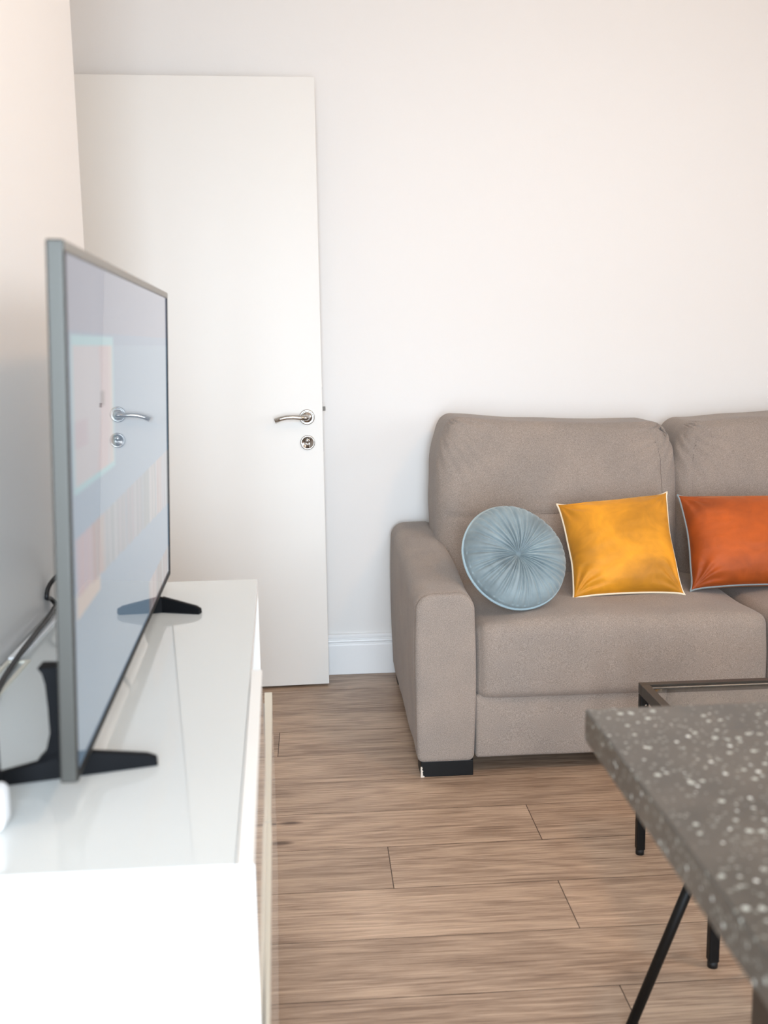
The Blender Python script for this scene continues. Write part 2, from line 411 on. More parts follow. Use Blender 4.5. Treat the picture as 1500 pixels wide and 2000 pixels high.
# added lamps out of view: ceiling fill and a warm pendant
t = thing('fill_ceiling_lamp', 'round flat white ceiling lamp near the left wall, added as unseen fill', 'lamp', (0.08, 1.40, ZC))
bm = bmesh.new(); lathe(bm, [(0, 0.075), (0.24, 0.075), (0.245, 0.0), (0.232, -0.01), (0.23, 0.05), (0, 0.05)], 48, (0.08, 1.40, ZC-0.075), (0, 0, 1)); obj('housing', bm, M_device, t)
t = thing('fill_pendant_lamp', 'white pendant lamp added out of view to carry the warm light', 'lamp', (1.20, 1.50, 2.75))
bm = bmesh.new(); lathe(bm, [(0, 0), (0.05, 0), (0.045, -0.025), (0, -0.03)], 32, (1.20, 1.50, 2.75), (0, 0, 1)); obj('ceiling_rose', bm, M_device, t)
bm = bmesh.new(); tube(bm, [(1.20, 1.50, 2.74), (1.20, 1.50, 2.24)], 0.003, 8); obj('flex', bm, M_device, t)
bm = bmesh.new(); lathe(bm, [(0.015, 0.14), (0.05, 0.12), (0.052, 0.115), (0.017, 0.135), (0.015, 0.14)], 32, (1.20, 1.50, 2.12), (0, 0, 1)); obj('lamp_holder', bm, M_device, t)
bm = bmesh.new(); lathe(bm, [(0.06, 0.19), (0.18, 0.12), (0.182, 0.118), (0.06, 0.185), (0.06, 0.19)], 40, (1.20, 1.50, 2.10), (0, 0, 1)); obj('lamp_shade', bm, M_device, t)
# ------------------------------------------------------------------ door, open in front of the back wall
ang = 0.0403; DR = Vector((0.0276, 3.519, 0.008)); u = Vector((-math.cos(ang), -math.sin(ang), 0)); nb = Vector((-math.sin(ang), math.cos(ang), 0))
def dp(a, d, z): return DR + u*a + nb*d + Vector((0, 0, z))    # a from the latch edge, d behind the face
dw = 0.825; dt = 0.036; dh = 2.03
bm = bmesh.new(); hexa(bm, [dp(0, 0, 0), dp(dw, 0, 0), dp(dw, dt, 0), dp(0, dt, 0), dp(0, 0, dh), dp(dw, 0, dh), dp(dw, dt, dh), dp(0, dt, dh)])
door = obj('door_1', bm, M_door, None, False); door['kind'] = 'structure'; bev(door, 0.0015, 2)
front = -nb
# lever handle
HZ = 0.939
ro = dp(0.053, 0, HZ)
bm = bmesh.new(); lathe(bm, [(0.0, 0.0), (0.026, 0.0), (0.026, 0.004), (0.0245, 0.0065), (0.021, 0.0075), (0.020, 0.0062), (0.017, 0.0062), (0.016, 0.009), (0.0, 0.009)], 40, ro, front)
h_ = obj('handle_rosette', bm, M_chrome, door)
bm = bmesh.new()
pts = [(0, 0.008, 0), (0, 0.028, 0), (0.0015, 0.040, 0), (0.008, 0.047, 0.0), (0.022, 0.050, 0.001), (0.045, 0.050, 0.0035), (0.07, 0.050, 0.003), (0.09, 0.049, -0.001), (0.108, 0.047, -0.008)]
tube(bm, [ro+u*a+front*d+Vector((0, 0, z)) for a, d, z in pts], [0.010, 0.010, 0.0098, 0.0095, 0.0085, 0.0078, 0.0076, 0.0078, 0.0082], 16)
obj('door_handle', bm, M_chrome, door)
kz = dp(0.053, 0, 0.853)
bm = bmesh.new(); lathe(bm, [(0.0, 0.0), (0.025, 0.0), (0.025, 0.004), (0.0235, 0.0065), (0.020, 0.0072), (0.019, 0.0055), (0.0, 0.0055)], 40, kz, front)
kr = obj('key_rosette', bm, M_chrome, door)
bm = bmesh.new()
lathe(bm, [(0, 0.005), (0.0078, 0.005), (0.0078, 0.010), (0.0068, 0.011), (0, 0.011)], 24, kz+Vector((0, 0, 0.006)), front)
cyl = kz+front*0.005
hexa(bm, [cyl+u*a+front*d+Vector((0, 0, z)) for z in (-0.016, 0.004) for a, d in ((-0.004, 0), (0.004, 0), (0.004, 0.0055), (-0.004, 0.0055))])
obj('lock_cylinder', bm, M_chrome, door)
bm = bmesh.new(); hexa(bm, [cyl+u*a+front*d+Vector((0, 0, z)) for z in (0.0005, 0.0115) for a, d in ((-0.0009, 0.006), (0.0009, 0.006), (0.0009, 0.0065), (-0.0009, 0.0065))])
obj('keyhole', bm, M_black, door, False)
bm = bmesh.new(); hexa(bm, [dp(a, d, z) for z in (0.958, 0.972) for a, d in ((-0.011, 0.018), (0.004, 0.012), (0.004, 0.030), (-0.011, 0.030))])
obj('latch_bolt', bm, M_steel, door, False)
bm = bmesh.new(); hexa(bm, [dp(a, d, z) for z in (0.82, 1.04) for a, d in ((-0.0008, 0.008), (0.001, 0.008), (0.001, 0.028), (-0.0008, 0.028))])
obj('latch_plate', bm, M_steel, door, False)

# ------------------------------------------------------------------ sofa
sofa = thing('sofa', 'long taupe fabric sofa with loose back cushions standing against the white wall', 'sofa', (1.6, 3.1, 0))
def arm(xl, xr, name):
    par = None
    def outline(xl, xr, zb, zt, rt_, rb, n=9):
        pts = []
        for cx, cz, r, a0 in ((xr-rb, zb+rb, rb, -90), (xr-rt_, zt-rt_, rt_, 0), (xl+rt_, zt-rt_, rt_, 90), (xl+rb, zb+rb, rb, 180)):
            for i in range(n):
                a = math.radians(a0+90*i/(n-1)); pts.append((cx+r*math.cos(a), cz+r*math.sin(a)))
        return pts
    def loft(stations):
        bm = bmesh.new(); rings = []
        for y, inset, zt in stations:
            o = outline(xl+inset, xr-inset, 0.045+inset, zt-inset, max(0.045-inset*0.4, 0.01), max(0.018-inset*0.4, 0.004))
            # subdivide ring for shape noise
            ring = []
            m = len(o)
            for i in range(m):
                a = Vector((o[i][0], 0, o[i][1])); b = Vector((o[(i+1) % m][0], 0, o[(i+1) % m][1]))
                k = max(1, int((b-a).length/0.03)); k = {8: 14, 17: 5, 26: 14, 35: 5}.get(i, 1)
                for s in range(k): ring.append(a.lerp(b, s/k))
            vs = []
            for p in ring:
                # soft swell of the padding
                cz = (p.z-0.045)/(zt-0.045)
                sw = 0.004*nz(p.x*2, y*1.5, p.z, 5)
                dx = (1 if p.x > (xl+xr)/2 else -1)
                vs.append(bm.verts.new((p.x+dx*(sw + 0.004*math.sin(math.pi*cz)), y, p.z+0.003*nz(p.x, y, p.z, 7)*(cz > 0.9))))
            rings.append(vs)
        for a, b in zip(rings, rings[1:]):
            for i in range(len(a)): bm.faces.new((a[i], a[(i+1) % len(a)], b[(i+1) % len(a)], b[i]))
        bm.faces.new(rings[0]); bm.faces.new(rings[-1][::-1])
        bmesh.ops.recalc_face_normals(bm, faces=bm.faces); return bm
    zt = lambda y: 0.520+0.047*smooth01((y-2.70)/0.75)
    st = []
    for i in range(5): a = i/4*math.pi/2; st.append((2.722-0.010*math.sin(a)+0.006, 0.010*(1-math.cos(0)) + 0.010*(1-math.cos(math.pi/2-a))*0+0.012*(1-math.sin(a)) , zt(2.72)))
    st = [(2.716, 0.014, zt(2.716)), (2.717, 0.007, zt(2.717)), (2.721, 0.002, zt(2.72)), (2.727, 0.0, zt(2.727))]
    y = 2.75
    while y < 3.56: st.append((y, 0, zt(y))); y += 0.03
    st += [(3.58, 0.0, zt(3.58)), (3.592, 0.004, zt(3.58)), (3.598, 0.014, zt(3.58))]
    a = obj(name, loft(st), M_sofa, sofa)
    st = [(2.694, 0.018, zt(2.7)), (2.6945, 0.010, zt(2.7)), (2.697, 0.004, zt(2.7)), (2.702, 0.001, zt(2.7)), (2.708, 0.001, zt(2.7)), (2.713, 0.004, zt(2.7)), (2.716, 0.012, zt(2.7))]
    obj('arm_front_panel', loft(st), M_sofa, sofa)
    return a
arm(0.258, 0.418, 'armrest')
arm(3.02, 3.18, 'armrest')

def foot(x0, x1, y0, y1):
    bm = BX(x0, x1, y0, y1, 0, 0.045); o = obj('foot', bm, M_black, sofa, False); bev(o, 0.002); return o
f1 = foot(0.268, 0.414, 2.705, 2.785)
bm = bmesh.new()
edge = [(0.2675, 0.0), (0.2675, 0.030), (0.2715, 0.031), (0.2725, 0.026), (0.2712, 0.022), (0.2745, 0.018), (0.2722, 0.014), (0.2738, 0.010), (0.2728, 0.006), (0.2775, 0.003), (0.2785, 0.0)]
vs = [bm.verts.new((x, 2.7042, z)) for x, z in edge]; vb = [bm.verts.new((x, 2.7065, z)) for x, z in edge]
bm.faces.new(vs)
for i in range(len(edge)): bm.faces.new((vs[i], vs[(i+1) % len(edge)], vb[(i+1) % len(edge)], vb[i]))
bmesh.ops.recalc_face_normals(bm, faces=bm.faces)
obj('chipped_edge', bm, M_chip, f1, False)
foot(0.268, 0.414, 3.50, 3.58); foot(3.03, 3.17, 2.705, 2.785); foot(3.03, 3.17, 3.50, 3.58)

# base rail under the seat
def w_base(p, n):
    q = p.copy(); q.y -= 0.004*(1-n.z**2)*(n.y < -0.9); q.y += 0.003*nz(p.x, 0, p.z, 6); return q
obj('seat_base', softbox(0.421, 3.015, 2.708, 3.55, 0.048, 0.232, 0.010, 0.03, w_base), M_sofa, sofa)

def seat(x0, x1, sd):
    y0, y1 = 2.688, 3.36; z0, z1 = 0.219, 0.425
    def wf(p, n):
        q = p.copy()
        crown = (1-abs(n.x)**3.2)*(1-max(0, abs(n.y))**4)
        if n.z > 0: q.z += 0.030*crown*n.z - 0.0*n.y
        if n.y < 0:                                     # front bulge
            q.y -= 0.010*(1-n.z**2)*(1-abs(n.x)**4)*(-n.y)
            q.z += 0.012*max(0, n.z)*smooth01((-n.y-0.55)/0.4)*(1-abs(n.x)**6)
        # rounded front corners in plan at the inner side
        ex = max(0.0, (abs(n.x)-0.86)/0.14)
        if n.y < -0.3: q.y += 0.030*ex**2.2*min(1, (-n.y-0.3)/0.7)*(0.35+0.65*max(0, n.z))
        # soft dents
        q.z += 0.006*nz(p.x+sd, p.y, 0, 5)*max(0, n.z)
        q.y += 0.004*nz(p.x*1.3+sd, 3.3, p.z*1.5, 6)*(n.y < -0.8)
        # stitched line just inside each side of the front
        for xe in (x0+0.013, x1-0.013):
            if n.y < -0.5 or n.z > 0.6: q.y += 0.0022*gauss(p.x-xe, 0.0035)
        return q
    o = obj('seat_cushion', softbox(x0, x1, y0, y1, z0, z1, 0.030, 0.016, wf), M_sofa, sofa)
    H = Vector(((x1-x0)/2, (y1-y0)/2, (z1-z0)/2)); cN = Vector(((x0+x1)/2, (y0+y1)/2, (z0+z1)/2))
    for xe in (x0+0.016, x1-0.016):
        bm = bmesh.new(); pts = []
        for i in range(24):
            p = Vector((xe, y0, z0+0.028+(z1-z0-0.056)*i/23)); n = Vector([(p[a]-cN[a])/H[a] for a in range(3)]); pts.append(wf(p, n)+Vector((0, 0.0062, 0)))
        tube(bm, pts, 0.0009, 6); obj('seam', bm, M_seam, o)
    return o
seat(0.422, 1.243, 0.0); seat(1.246, 2.12, 4.7); seat(2.123, 3.015, 9.1)

def back(x0, x1, sd, lt, rt2, z1=0.935, leftlean=0.0):
    """lt / rt2 : how far the upper left / right corners rise or drop"""
    y0, y1 = 3.235, 3.50; z0 = 0.34
    xm = (x0+x1)/2; hw = (x1-x0)/2
    def wf(p, n):
        q = p.copy(); t = (p.z-z0)/(z1-z0)
        top = smooth01((t-0.75)/0.25)
        # lean back
        q.y += 0.055*t - 0.035*math.sin(math.pi*min(1, t*1.05))*max(0, -n.y)*(1-abs(n.x)**4)*0.8
        # upper edge: corners up or down with a sag between
        s = (p.x-xm)/hw
        q.z += top*((lt*(1-s)/2 + rt2*(1+s)/2) - 0.010*(1-s*s) + 0.004*nz(p.x+sd, 0, 0, 7))
        # sides: narrower at the top, belly at mid height
        q.x += -s*0.030*smooth01((t-0.70)/0.30)**2 + s*0.006*math.sin(math.pi*t)
        q.x -= leftlean*max(0, -s)*(1-t)*0
        # seams on the front: one across, one up each side
        if n.y < 0.2:
            zs = 0.640+0.004*math.sin(p.x*9)
            q.y += 0.006*gauss(p.z-zs, 0.006)*(1 if abs(s) < 0.93 else 0)
            if t > 0.28: q.y += 0.005*gauss(p.x-(x1-0.055-0.010*t), 0.005) if sd == 0 else 0.005*gauss(p.x-(x0+0.055+0.03*(1-t)*0), 0.005)
            # lower part is a separate softer panel
            q.y -= 0.008*smooth01((0.64-p.z)/0.05)*(1-s**4)
            # wrinkles pulling from the inner upper corner
            for (cx, cz, dirx) in ((x1, z1, -1), (x0, z1, 1)):
                dx = (p.x-cx)*dirx; dz = cz-p.z
                rr = math.hypot(dx, dz)
                q.y += 0.011*math.exp(-rr/0.10)*math.sin(60*math.atan2(dx+0.02, dz+0.02)*0.55+20*nz(cx, dx, dz, 3))
        q.y += 0.006*nz(p.x+sd, p.z, 1.7, 4.5)
        q.x += 0.004*nz(p.x, p.z+sd, 4.2, 9)*abs(n.x)
        return q
    o = obj('back_cushion', softbox(x0, x1, y0, y1, z0, z1, 0.045, 0.0085, wf), M_sofa, sofa)
    H = Vector((hw, (y1-y0)/2, (z1-z0)/2)); cN = Vector((xm, (y0+y1)/2, (z0+z1)/2))
    def run(ps):
        bm = bmesh.new(); pts = []
        for x, z in ps:
            p = Vector((x, y0, z)); n = Vector([(p[a]-cN[a])/H[a] for a in range(3)]); pts.append(wf(p, n)+Vector((0, 0.0002, 0)))
        tube(bm, pts, 0.0011, 6); obj('seam', bm, M_seam, o)
    run([(x0+0.05+(x1-x0-0.10)*i/60, 0.640+0.004*math.sin((x0+0.05+(x1-x0-0.10)*i/60)*9)) for i in range(61)])
    def vx(z):
        t = (z-z0)/(z1-z0)
        return x1-0.055-0.010*t if sd == 0 else x0+0.055
    run([(vx(0.52+0.35*i/40), 0.52+0.35*i/40) for i in range(41)])
    return o
back(0.388, 1.172, 0, 0.020, -0.012)
back(1.170, 2.08, 3.1, -0.012, 0.045)
back(2.084, 3.03, 6.4, 0.045, 0.0)
# upholstered frame behind the cushions
obj('back_frame', softbox(0.425, 3.01, 3.50, 3.598, 0.05, 0.80, 0.02, 0.05, lambda p, n: p), M_sofa, sofa)

# ------------------------------------------------------------------ scatter cushions
def square_cushion(name, corners, T, mtl, mpipe, label, seed, pipe_r=0.0035):
    """corners TL, TR, BR, BL of the flat outline; T half thickness"""
    TL, TR, BR, BL = [Vector(c) for c in corners]
    nrm = (TR-TL).cross(BL-TL).normalized()
    if nrm.y > 0: nrm = -nrm
    root = thing(name, label, 'cushion', (BL+BR)/2, 'scatter cushions on the sofa')
    def plane(uu, vv):       # 0..1, v downwards
        # edges pulled in between the corners
        pin = 0.055
        uu2 = uu + pin*(4*vv*(1-vv))**0.42*(1-2*uu)*(abs(1-2*uu)**2)
        vv2 = vv + pin*(4*uu*(1-uu))**0.42*(1-2*vv)*(abs(1-2*vv)**2)
        # irregular edge
        e = max(0, abs(1-2*uu)-0.6)/0.4; e2 = max(0, abs(1-2*vv)-0.6)/0.4
        uu2 += 0.010*e*noise.noise(Vector((seed, vv*3.5, uu*2))); vv2 += 0.010*e2*noise.noise(Vector((uu*3.5, seed+4, vv*2)))
        return (TL.lerp(TR, uu2)).lerp(BL.lerp(BR, uu2), vv2)
    n = 84
    def par(i):
        t = i/n; return 0.5-0.5*math.cos(math.pi*t)*0.35-0.325*(1-2*t)
    bm = bmesh.new()
    grid = {}
    for side in (1, -1):
        for i in range(n+1):
            for j in range(n+1):
                border = i in (0, n) or j in (0, n)
                if side == -1 and border: grid[(side, i, j)] = grid[(1, i, j)]; continue
                a, b = par(i), par(j)
                fa = max(0, 1-abs(2*a-1)**2.6); fb = max(0, 1-abs(2*b-1)**2.6)
                th = T*(fa*fb)**0.52
                # wrinkles: radiating from corners, puckers along the edges
                wk = 0
                for cu, cv, am in ((0, 0, 1.0), (1, 0, 0.6), (1, 1, 0.8), (0, 1, 1.0)):
                    du, dv = abs(a-cu), abs(b-cv); rr = math.hypot(du, dv)
                    th_ = math.atan2(dv, du)
                    wk += am*0.0042*math.exp(-((rr-0.17)/0.13)**2)*math.sin(th_*13+seed+3*noise.noise(Vector((cu*3+seed, rr*4, th_))))
                ed = min(a, 1-a, b, 1-b)
                al = b if min(a, 1-a) < min(b, 1-b) else a
                wk += 0.0020*math.exp(-((ed-0.06)/0.05)**2)*noise.noise(Vector((al*26, seed, 0)))
                wk += 0.0045*noise.noise(Vector((a*3.3+seed, b*3.3, side))) + 0.0018*noise.noise(Vector((a*6+seed, b*15, side*3)))
                wk *= min(1, ed/0.05)
                grid[(side, i, j)] = bm.verts.new(plane(a, b) + nrm*side*(th+wk))
    for side in (1, -1):
        for i in range(n):
            for j in range(n):
                q = [grid[(side, i, j)], grid[(side, i+1, j)], grid[(side, i+1, j+1)], grid[(side, i, j+1)]]
                bm.faces.new(q if side == 1 else q[::-1])
    loop = [grid[(1, i, 0)].co.copy() for i in range(n)] + [grid[(1, n, j)].co.copy() for j in range(n)] + \
           [grid[(1, i, n)].co.copy() for i in range(n, 0, -1)] + [grid[(1, 0, j)].co.copy() for j in range(n, 0, -1)]
    # round the outline's corners a little
    for _ in range(6): loop = [(loop[i-1]+loop[i]*2+loop[(i+1) % len(loop)])/4 for i in range(len(loop))]
    bmesh.ops.recalc_face_normals(bm, faces=bm.faces)
    obj('cushion_cover', bm, mtl, root)
    bm = bmesh.new(); tube(bm, loop[::2], pipe_r, 8, closed=True); obj('piping', bm, mpipe, root)
    return root
square_cushion('square_cushion', [(0.727, 3.09, 0.699), (1.078, 3.09, 0.727), (1.066, 2.872, 0.449), (0.727, 2.872, 0.446)], 0.074, M_yel, M_pipe_c,
               'mustard yellow velvet square cushion with cream piping, middle one on the sofa', 1.3)
square_cushion('square_cushion', [(1.114, 3.125, 0.712), (1.490, 3.125, 0.705), (1.485, 2.925, 0.448), (1.091, 2.925, 0.446)], 0.078, M_ora, M_pipe_b,
               'rust orange velvet square cushion with grey-blue piping, at the right on the sofa', 7.9)

# round pleated cushion
root = thing('round_cushion', 'round dusty blue pleated velvet cushion leaning in the corner by the sofa arm', 'cushion', (0.55, 2.80, 0.45), 'scatter cushions on the sofa')
cc = Vector((0.551, 2.824, 0.590)); ax = Vector((0.20, -1.0, 0.50)).normalized()
ux = Vector((1, 0, 0)); ux = (ux-ax*ux.dot(ax)).normalized(); uy = ax.cross(ux); uy = -uy if uy.z < 0 else uy
RR = 0.148; TT = 0.058
rndp = random.Random(5)
npl = 46; cre = sorted([(i+rndp.uniform(-0.32, 0.32))/npl*2*math.pi for i in range(npl)]); amp = [rndp.uniform(0.5, 1.0) for _ in range(npl)]
def pleat(th, r):
    th = th % (2*math.pi); best = 9; a_ = 0
    for c, a in zip(cre, amp):
        cw = c + 0.35*(1-r)*math.sin(c*3)*0.3
        d = abs((th-cw+math.pi) % (2*math.pi)-math.pi)
        if d < best: best = d; a_ = a
    wdt = 0.5*2*math.pi/npl
    return -a_*max(0, 1-best/wdt)**1.6
bm = bmesh.new(); NT = 276; NR = 30; G = {}
for side in (1, -1):
    for ir in range(1, NR+1):
        s = ir/NR; r = math.sin(s*math.pi/2)**0.95
        for it in range(NT):
            if side == -1 and ir == NR: G[(side, ir, it)] = G[(1, ir, it)]; continue
            th = it/NT*2*math.pi
            prof = (max(0, 1-r**3.2))**0.55
            dim = 0.60*math.exp(-(r/0.17)**1.3)
            hgt = TT*(prof - dim)
            hgt += 0.016*pleat(th, r)*min(1, r/0.25)*(1-0.5*r)*(1 if r < 0.97 else 0.3)
            hgt += 0.004*noise.noise(Vector((math.cos(th)*r*2, math.sin(th)*r*2, side*3)))
            rad = RR*r*(1+0.012*noise.noise(Vector((math.cos(th)*1.5, math.sin(th)*1.5, 9))))*(1+0.035*math.cos(2*(th+0.75)))
            G[(side, ir, it)] = bm.verts.new(cc + ux*rad*math.cos(th) + uy*rad*math.sin(th) + ax*side*hgt)
    G[(side, 0, 0)] = bm.verts.new(cc+ax*side*TT*0.40)
for side in (1, -1):
    for it in range(NT):
        j = (it+1) % NT
        bm.faces.new((G[(side, 0, 0)], G[(side, 1, it)], G[(side, 1, j)]))
        for ir in range(1, NR): bm.faces.new((G[(side, ir, it)], G[(side, ir+1, it)], G[(side, ir+1, j)], G[(side, ir, j)]))
loop = [G[(1, NR, it)].co.copy()-ax*0.010 for it in range(0, NT, 3)]
bmesh.ops.recalc_face_normals(bm, faces=bm.faces)
obj('cushion_cover', bm, M_blu, root)
bm = bmesh.new(); tube(bm, loop, 0.0042, 8, closed=True); obj('piping', bm, M_pipe_lb, root)

# ------------------------------------------------------------------ TV cabinet
cab = thing('tv_cabinet', 'low white gloss television cabinet with glass top along the left wall', 'cabinet', (-0.27, 1.45, 0))
FA = Vector((-0.0811, 0.8744, 0)); dB = (Vector((-0.1219, 2.0368, 0))-FA); LB = dB.length; dB.normalize(); dA = Vector((dB.y, -dB.x, 0))
def cp(a, b, z): return FA + dA*a + dB*b + Vector((0, 0, z))
def cbox(bm, a0, a1, b0, b1, z0, z1):
    hexa(bm, [cp(a0, b0, z0), cp(a1, b0, z0), cp(a1, b1, z0), cp(a0, b1, z0), cp(a0, b0, z1), cp(a1, b0, z1), cp(a1, b1, z1), cp(a0, b1, z1)])
bx = -0.468   # back plane in X
ZT = 0.7257
def slab(z0, z1, b0, b1, a1=0.0, xb=bx):
    bm = bmesh.new(); p = [cp(a1, b0, 0), cp(a1, b1, 0)]; q = [Vector((xb, p[0].y, 0)), Vector((xb, p[1].y, 0))]
    if b0 == 0: q[0].y = p[0].y = FA.y
    hexa(bm, [v+Vector((0, 0, z)) for z in (z0, z1) for v in (q[0], p[0], p[1], q[1])])
    return bm
for b0, b1, nm in ((0, 0.018, 'side_panel'), (LB-0.018, LB, 'side_panel'), (0.573, 0.591, 'divider')):
    o = obj(nm, slab(0.105, 0.7015, b0, b1), M_cab, cab, False); bev(o, 0.0008)
for z0, z1, b0, b1, nm in ((0.105, 0.123, 0.0185, LB-0.0185, 'bottom_board'), (0.490, 0.504, 0.592, LB-0.0185, 'shelf'), (0.702, 0.7195, 0.0, LB, 'top_board')):
    o = obj(nm, slab(z0, z1, b0, b1, -0.001 if b0 else 0.0), M_cab, cab, False); bev(o, 0.0008)
o = obj('glass_top', slab(0.720, ZT, 0.0, LB, 0.0), M_glass_top, cab, False); bev(o, 0.0008)
bm = bmesh.new(); box(bm, bx, bx+0.006, 0.90, 2.02, 0.125, 0.700); obj('back_panel', bm, M_cab, cab, False)
for a, b in ((-0.04, 0.03), (-0.35, 0.03), (-0.04, LB-0.06), (-0.33, LB-0.06)):
    bm = bmesh.new(); p = cp(a, b, 0); tube(bm, [p, p+Vector((0, 0, 0.105))], [0.016, 0.021], 20); obj('leg', bm, M_steel, cab)
bm = bmesh.new(); cbox(bm, 0.0008, 0.0165, 0.0, 0.5715, 0.507, ZT-0.0005); o = obj('drawer_front', bm, M_lacq, cab, False); bev(o, 0.001)
# lower drawer fronts with a grip that tapers from one end to the other
for b0, b1, wf_, wn, out in ((0.552, 1.125, 0.0150, 0.0062, 0.0215), (0.001, 0.5495, 0.0100, 0.0036, 0.0225)):
    bm = bmesh.new(); cbox(bm, 0.0025, out, b0, b1, 0.115, 0.480); dr = obj('drawer_front', bm, M_lacq, cab, False); bev(dr, 0.0008)
    bm = bmesh.new(); ring = []
    for i in range(15):
        b = b0+(b1-b0)*i/14; wd = wn+(wf_-wn)*(i/14)
        ring.append([bm.verts.new(cp(a, b, z)) for a, z in ((out-wd, 0.480), (out, 0.480), (out, 0.502), (out-wd, 0.502))])
    for r1, r2 in zip(ring, ring[1:]):
        for i in range(4): bm.faces.new((r1[i], r1[(i+1) % 4], r2[(i+1) % 4], r2[i]))
    bm.faces.new(ring[0]); bm.faces.new(ring[-1][::-1]); bmesh.ops.recalc_face_normals(bm, faces=bm.faces)
    obj('drawer_grip', bm, M_cream, dr, False)
# raised strip along the back and the cable outlet plate
bm = bmesh.new(); box(bm, -0.468, -0.449, 1.535, 2.03, ZT, ZT+0.004); o = obj('back_strip', bm, M_device, cab, False); bev(o, 0.001)
bm = bmesh.new()
for a in ((-0.466, -0.461, 1.30, 1.525), (-0.437, -0.432, 1.30, 1.525), (-0.461, -0.437, 1.519, 1.525), (-0.461, -0.437, 1.30, 1.306)): box(bm, *a, ZT, ZT+0.003)
box(bm, -0.450, -0.448, 1.306, 1.519, ZT, ZT+0.002)
obj('cable_outlet', bm, M_cream, cab, False)

# ------------------------------------------------------------------ television
tv = thing('television', 'large flat television with silver-grey frame and lit screen on the white cabinet', 'television', (-0.27, 1.47, ZT))
A0 = Vector((-0.2446, 0.9916, 0.7592)); B0 = Vector((-0.2821, 1.951, 0.7592)); T0 = Vector((-0.2251, 0.9916, 1.2845))
eu = (B0-A0).normalized(); ev = (T0-A0); ev = (ev-eu*ev.dot(eu)).normalized(); en = ev.cross(eu).normalized()
if en.x < 0: en = -en
UW = 0.9665; UH = 0.5253
def tp(a, b, d): return A0 + eu*a + ev*b + en*d
def tbox(bm, a0, a1, b0, b1, d0, d1):
    hexa(bm, [tp(a0, b0, d0), tp(a1, b0, d0), tp(a1, b0, d1), tp(a0, b0, d1), tp(a0, b1, d0), tp(a1, b1, d0), tp(a1, b1, d1), tp(a0, b1, d1)])
bm = bmesh.new()
tbox(bm, 0, 0.004, 0, UH, -0.016, 0.0004)
o = obj('frame', bm, M_tvframe, tv, False); bev(o, 0.0035, 4)
bm = bmesh.new(); tbox(bm, 0.003, UW, UH-0.0105, UH, -0.0155, 0.0010)
o = obj('top_trim', bm, M_tvtrim, tv, False); bev(o, 0.002, 3)
bm = bmesh.new(); tbox(bm, UW-0.006, UW, 0, UH-0.0075, -0.016, 0.0004); tbox(bm, 0.004, UW-0.006, 0, 0.007, -0.016, 0.0004)
tbox(bm, 0.004, 0.0115, 0.007, UH-0.0075, -0.014, 0.0)
tbox(bm, 0.004, UW-0.006, 0.007, UH-0.0075, -0.015, -0.004); obj('panel_border', bm, M_black, tv, False)
bm = bmesh.new()
hexa(bm, [tp(0.12, 0.03, -0.016), tp(UW-0.12, 0.03, -0.016), tp(UW-0.18, 0.06, -0.034), tp(0.18, 0.06, -0.034),
          tp(0.12, 0.41, -0.016), tp(UW-0.12, 0.41, -0.016), tp(UW-0.18, 0.37, -0.034), tp(0.18, 0.37, -0.034)])
obj('back_shell', bm, M_tvback, tv, False)
bm = bmesh.new(); tbox(bm, 0.468, 0.502, -0.008, 0.001, -0.011, -0.004); o = obj('logo_plate', bm, M_chrome, tv, False); bev(o, 0.0015)
# the lit picture: flat areas of colour of the menu on screen
def picture(a, b):
    """a along from the near edge, b height; returns linear rgb"""
    def q(r, g, b_): return (lin(r), lin(g), lin(b_))
    a /= 0.67; b /= 0.67
    bg = q(128, 150, 170)
    if b > 0.66: bg = q(132, 134, 152)
    if b > 0.640 and b <= 0.66: bg = q(118, 138, 162)
    col = bg
    if 0.047 < a < 0.452 and 0.420 < b < 0.655:
        col = q(140, 184, 190)
        if 0.060 < a < 0.440 and 0.432 < b < 0.643:
            col = q(176, 170, 174)
            fx = 0.31+0.05*math.sin((b-0.43)*11)
            if abs(a-fx) < 0.055: col = q(182, 160, 162)
            if a > 0.40: col = q(186, 172, 168)
            if a < 0.17 and 0.49 < b < 0.53: col = q(172, 156, 164)
            if abs(a-0.325) < 0.02 and abs(b-0.55) < 0.013: col = q(120, 98, 98)
    if a < 0.26 and 0.235 < b < 0.27-0.045*a and a > 0.047: col = q(188, 170, 160)
    for z0, z1, k0 in ((0.270-0.045*a, 0.358, 0), (-0.02, 0.085, 8)):
        if a > (0.047 if k0 == 0 else 0.95) and z0 < b < z1:
            k = int((a-0.047)/0.134)+k0; fr = (a-0.047)/0.134-int((a-0.047)/0.134)
            rr = random.Random(k*7+3)
            c1 = rr.choice([(150, 140, 150), (160, 140, 140), (140, 145, 146), (136, 152, 164), (158, 158, 164), (150, 146, 154)])
            c2 = rr.choice([(172, 166, 168), (138, 122, 122), (164, 172, 178), (128, 136, 142)])
            if k == 0: c1 = (168, 150, 160); c2 = (178, 146, 148)
            if k == 1: c1 = (166, 132, 128); c2 = (160, 150, 146)
            m_ = 0.5+0.5*math.sin(fr*14+rr.random()*6+2*noise.noise(Vector((a*20, b*9, k))))
            c = [c1[i]*(1-m_)+c2[i]*m_ for i in range(3)]
            col = q(*c)
            if fr < 0.05: col = q(180, 182, 186) if k % 2 else bg
    return col
bm = bmesh.new(); cl = bm.loops.layers.float_color.new('picture')
na, nb_ = 360, 150
pa0, pa1, pb0, pb1 = 0.0115, UW-0.006, 0.007, UH-0.0075
gr = [[bm.verts.new(tp(pa0+(pa1-pa0)*i/na, pb0+(pb1-pb0)*j/nb_, -0.0015)) for j in range(nb_+1)] for i in range(na+1)]
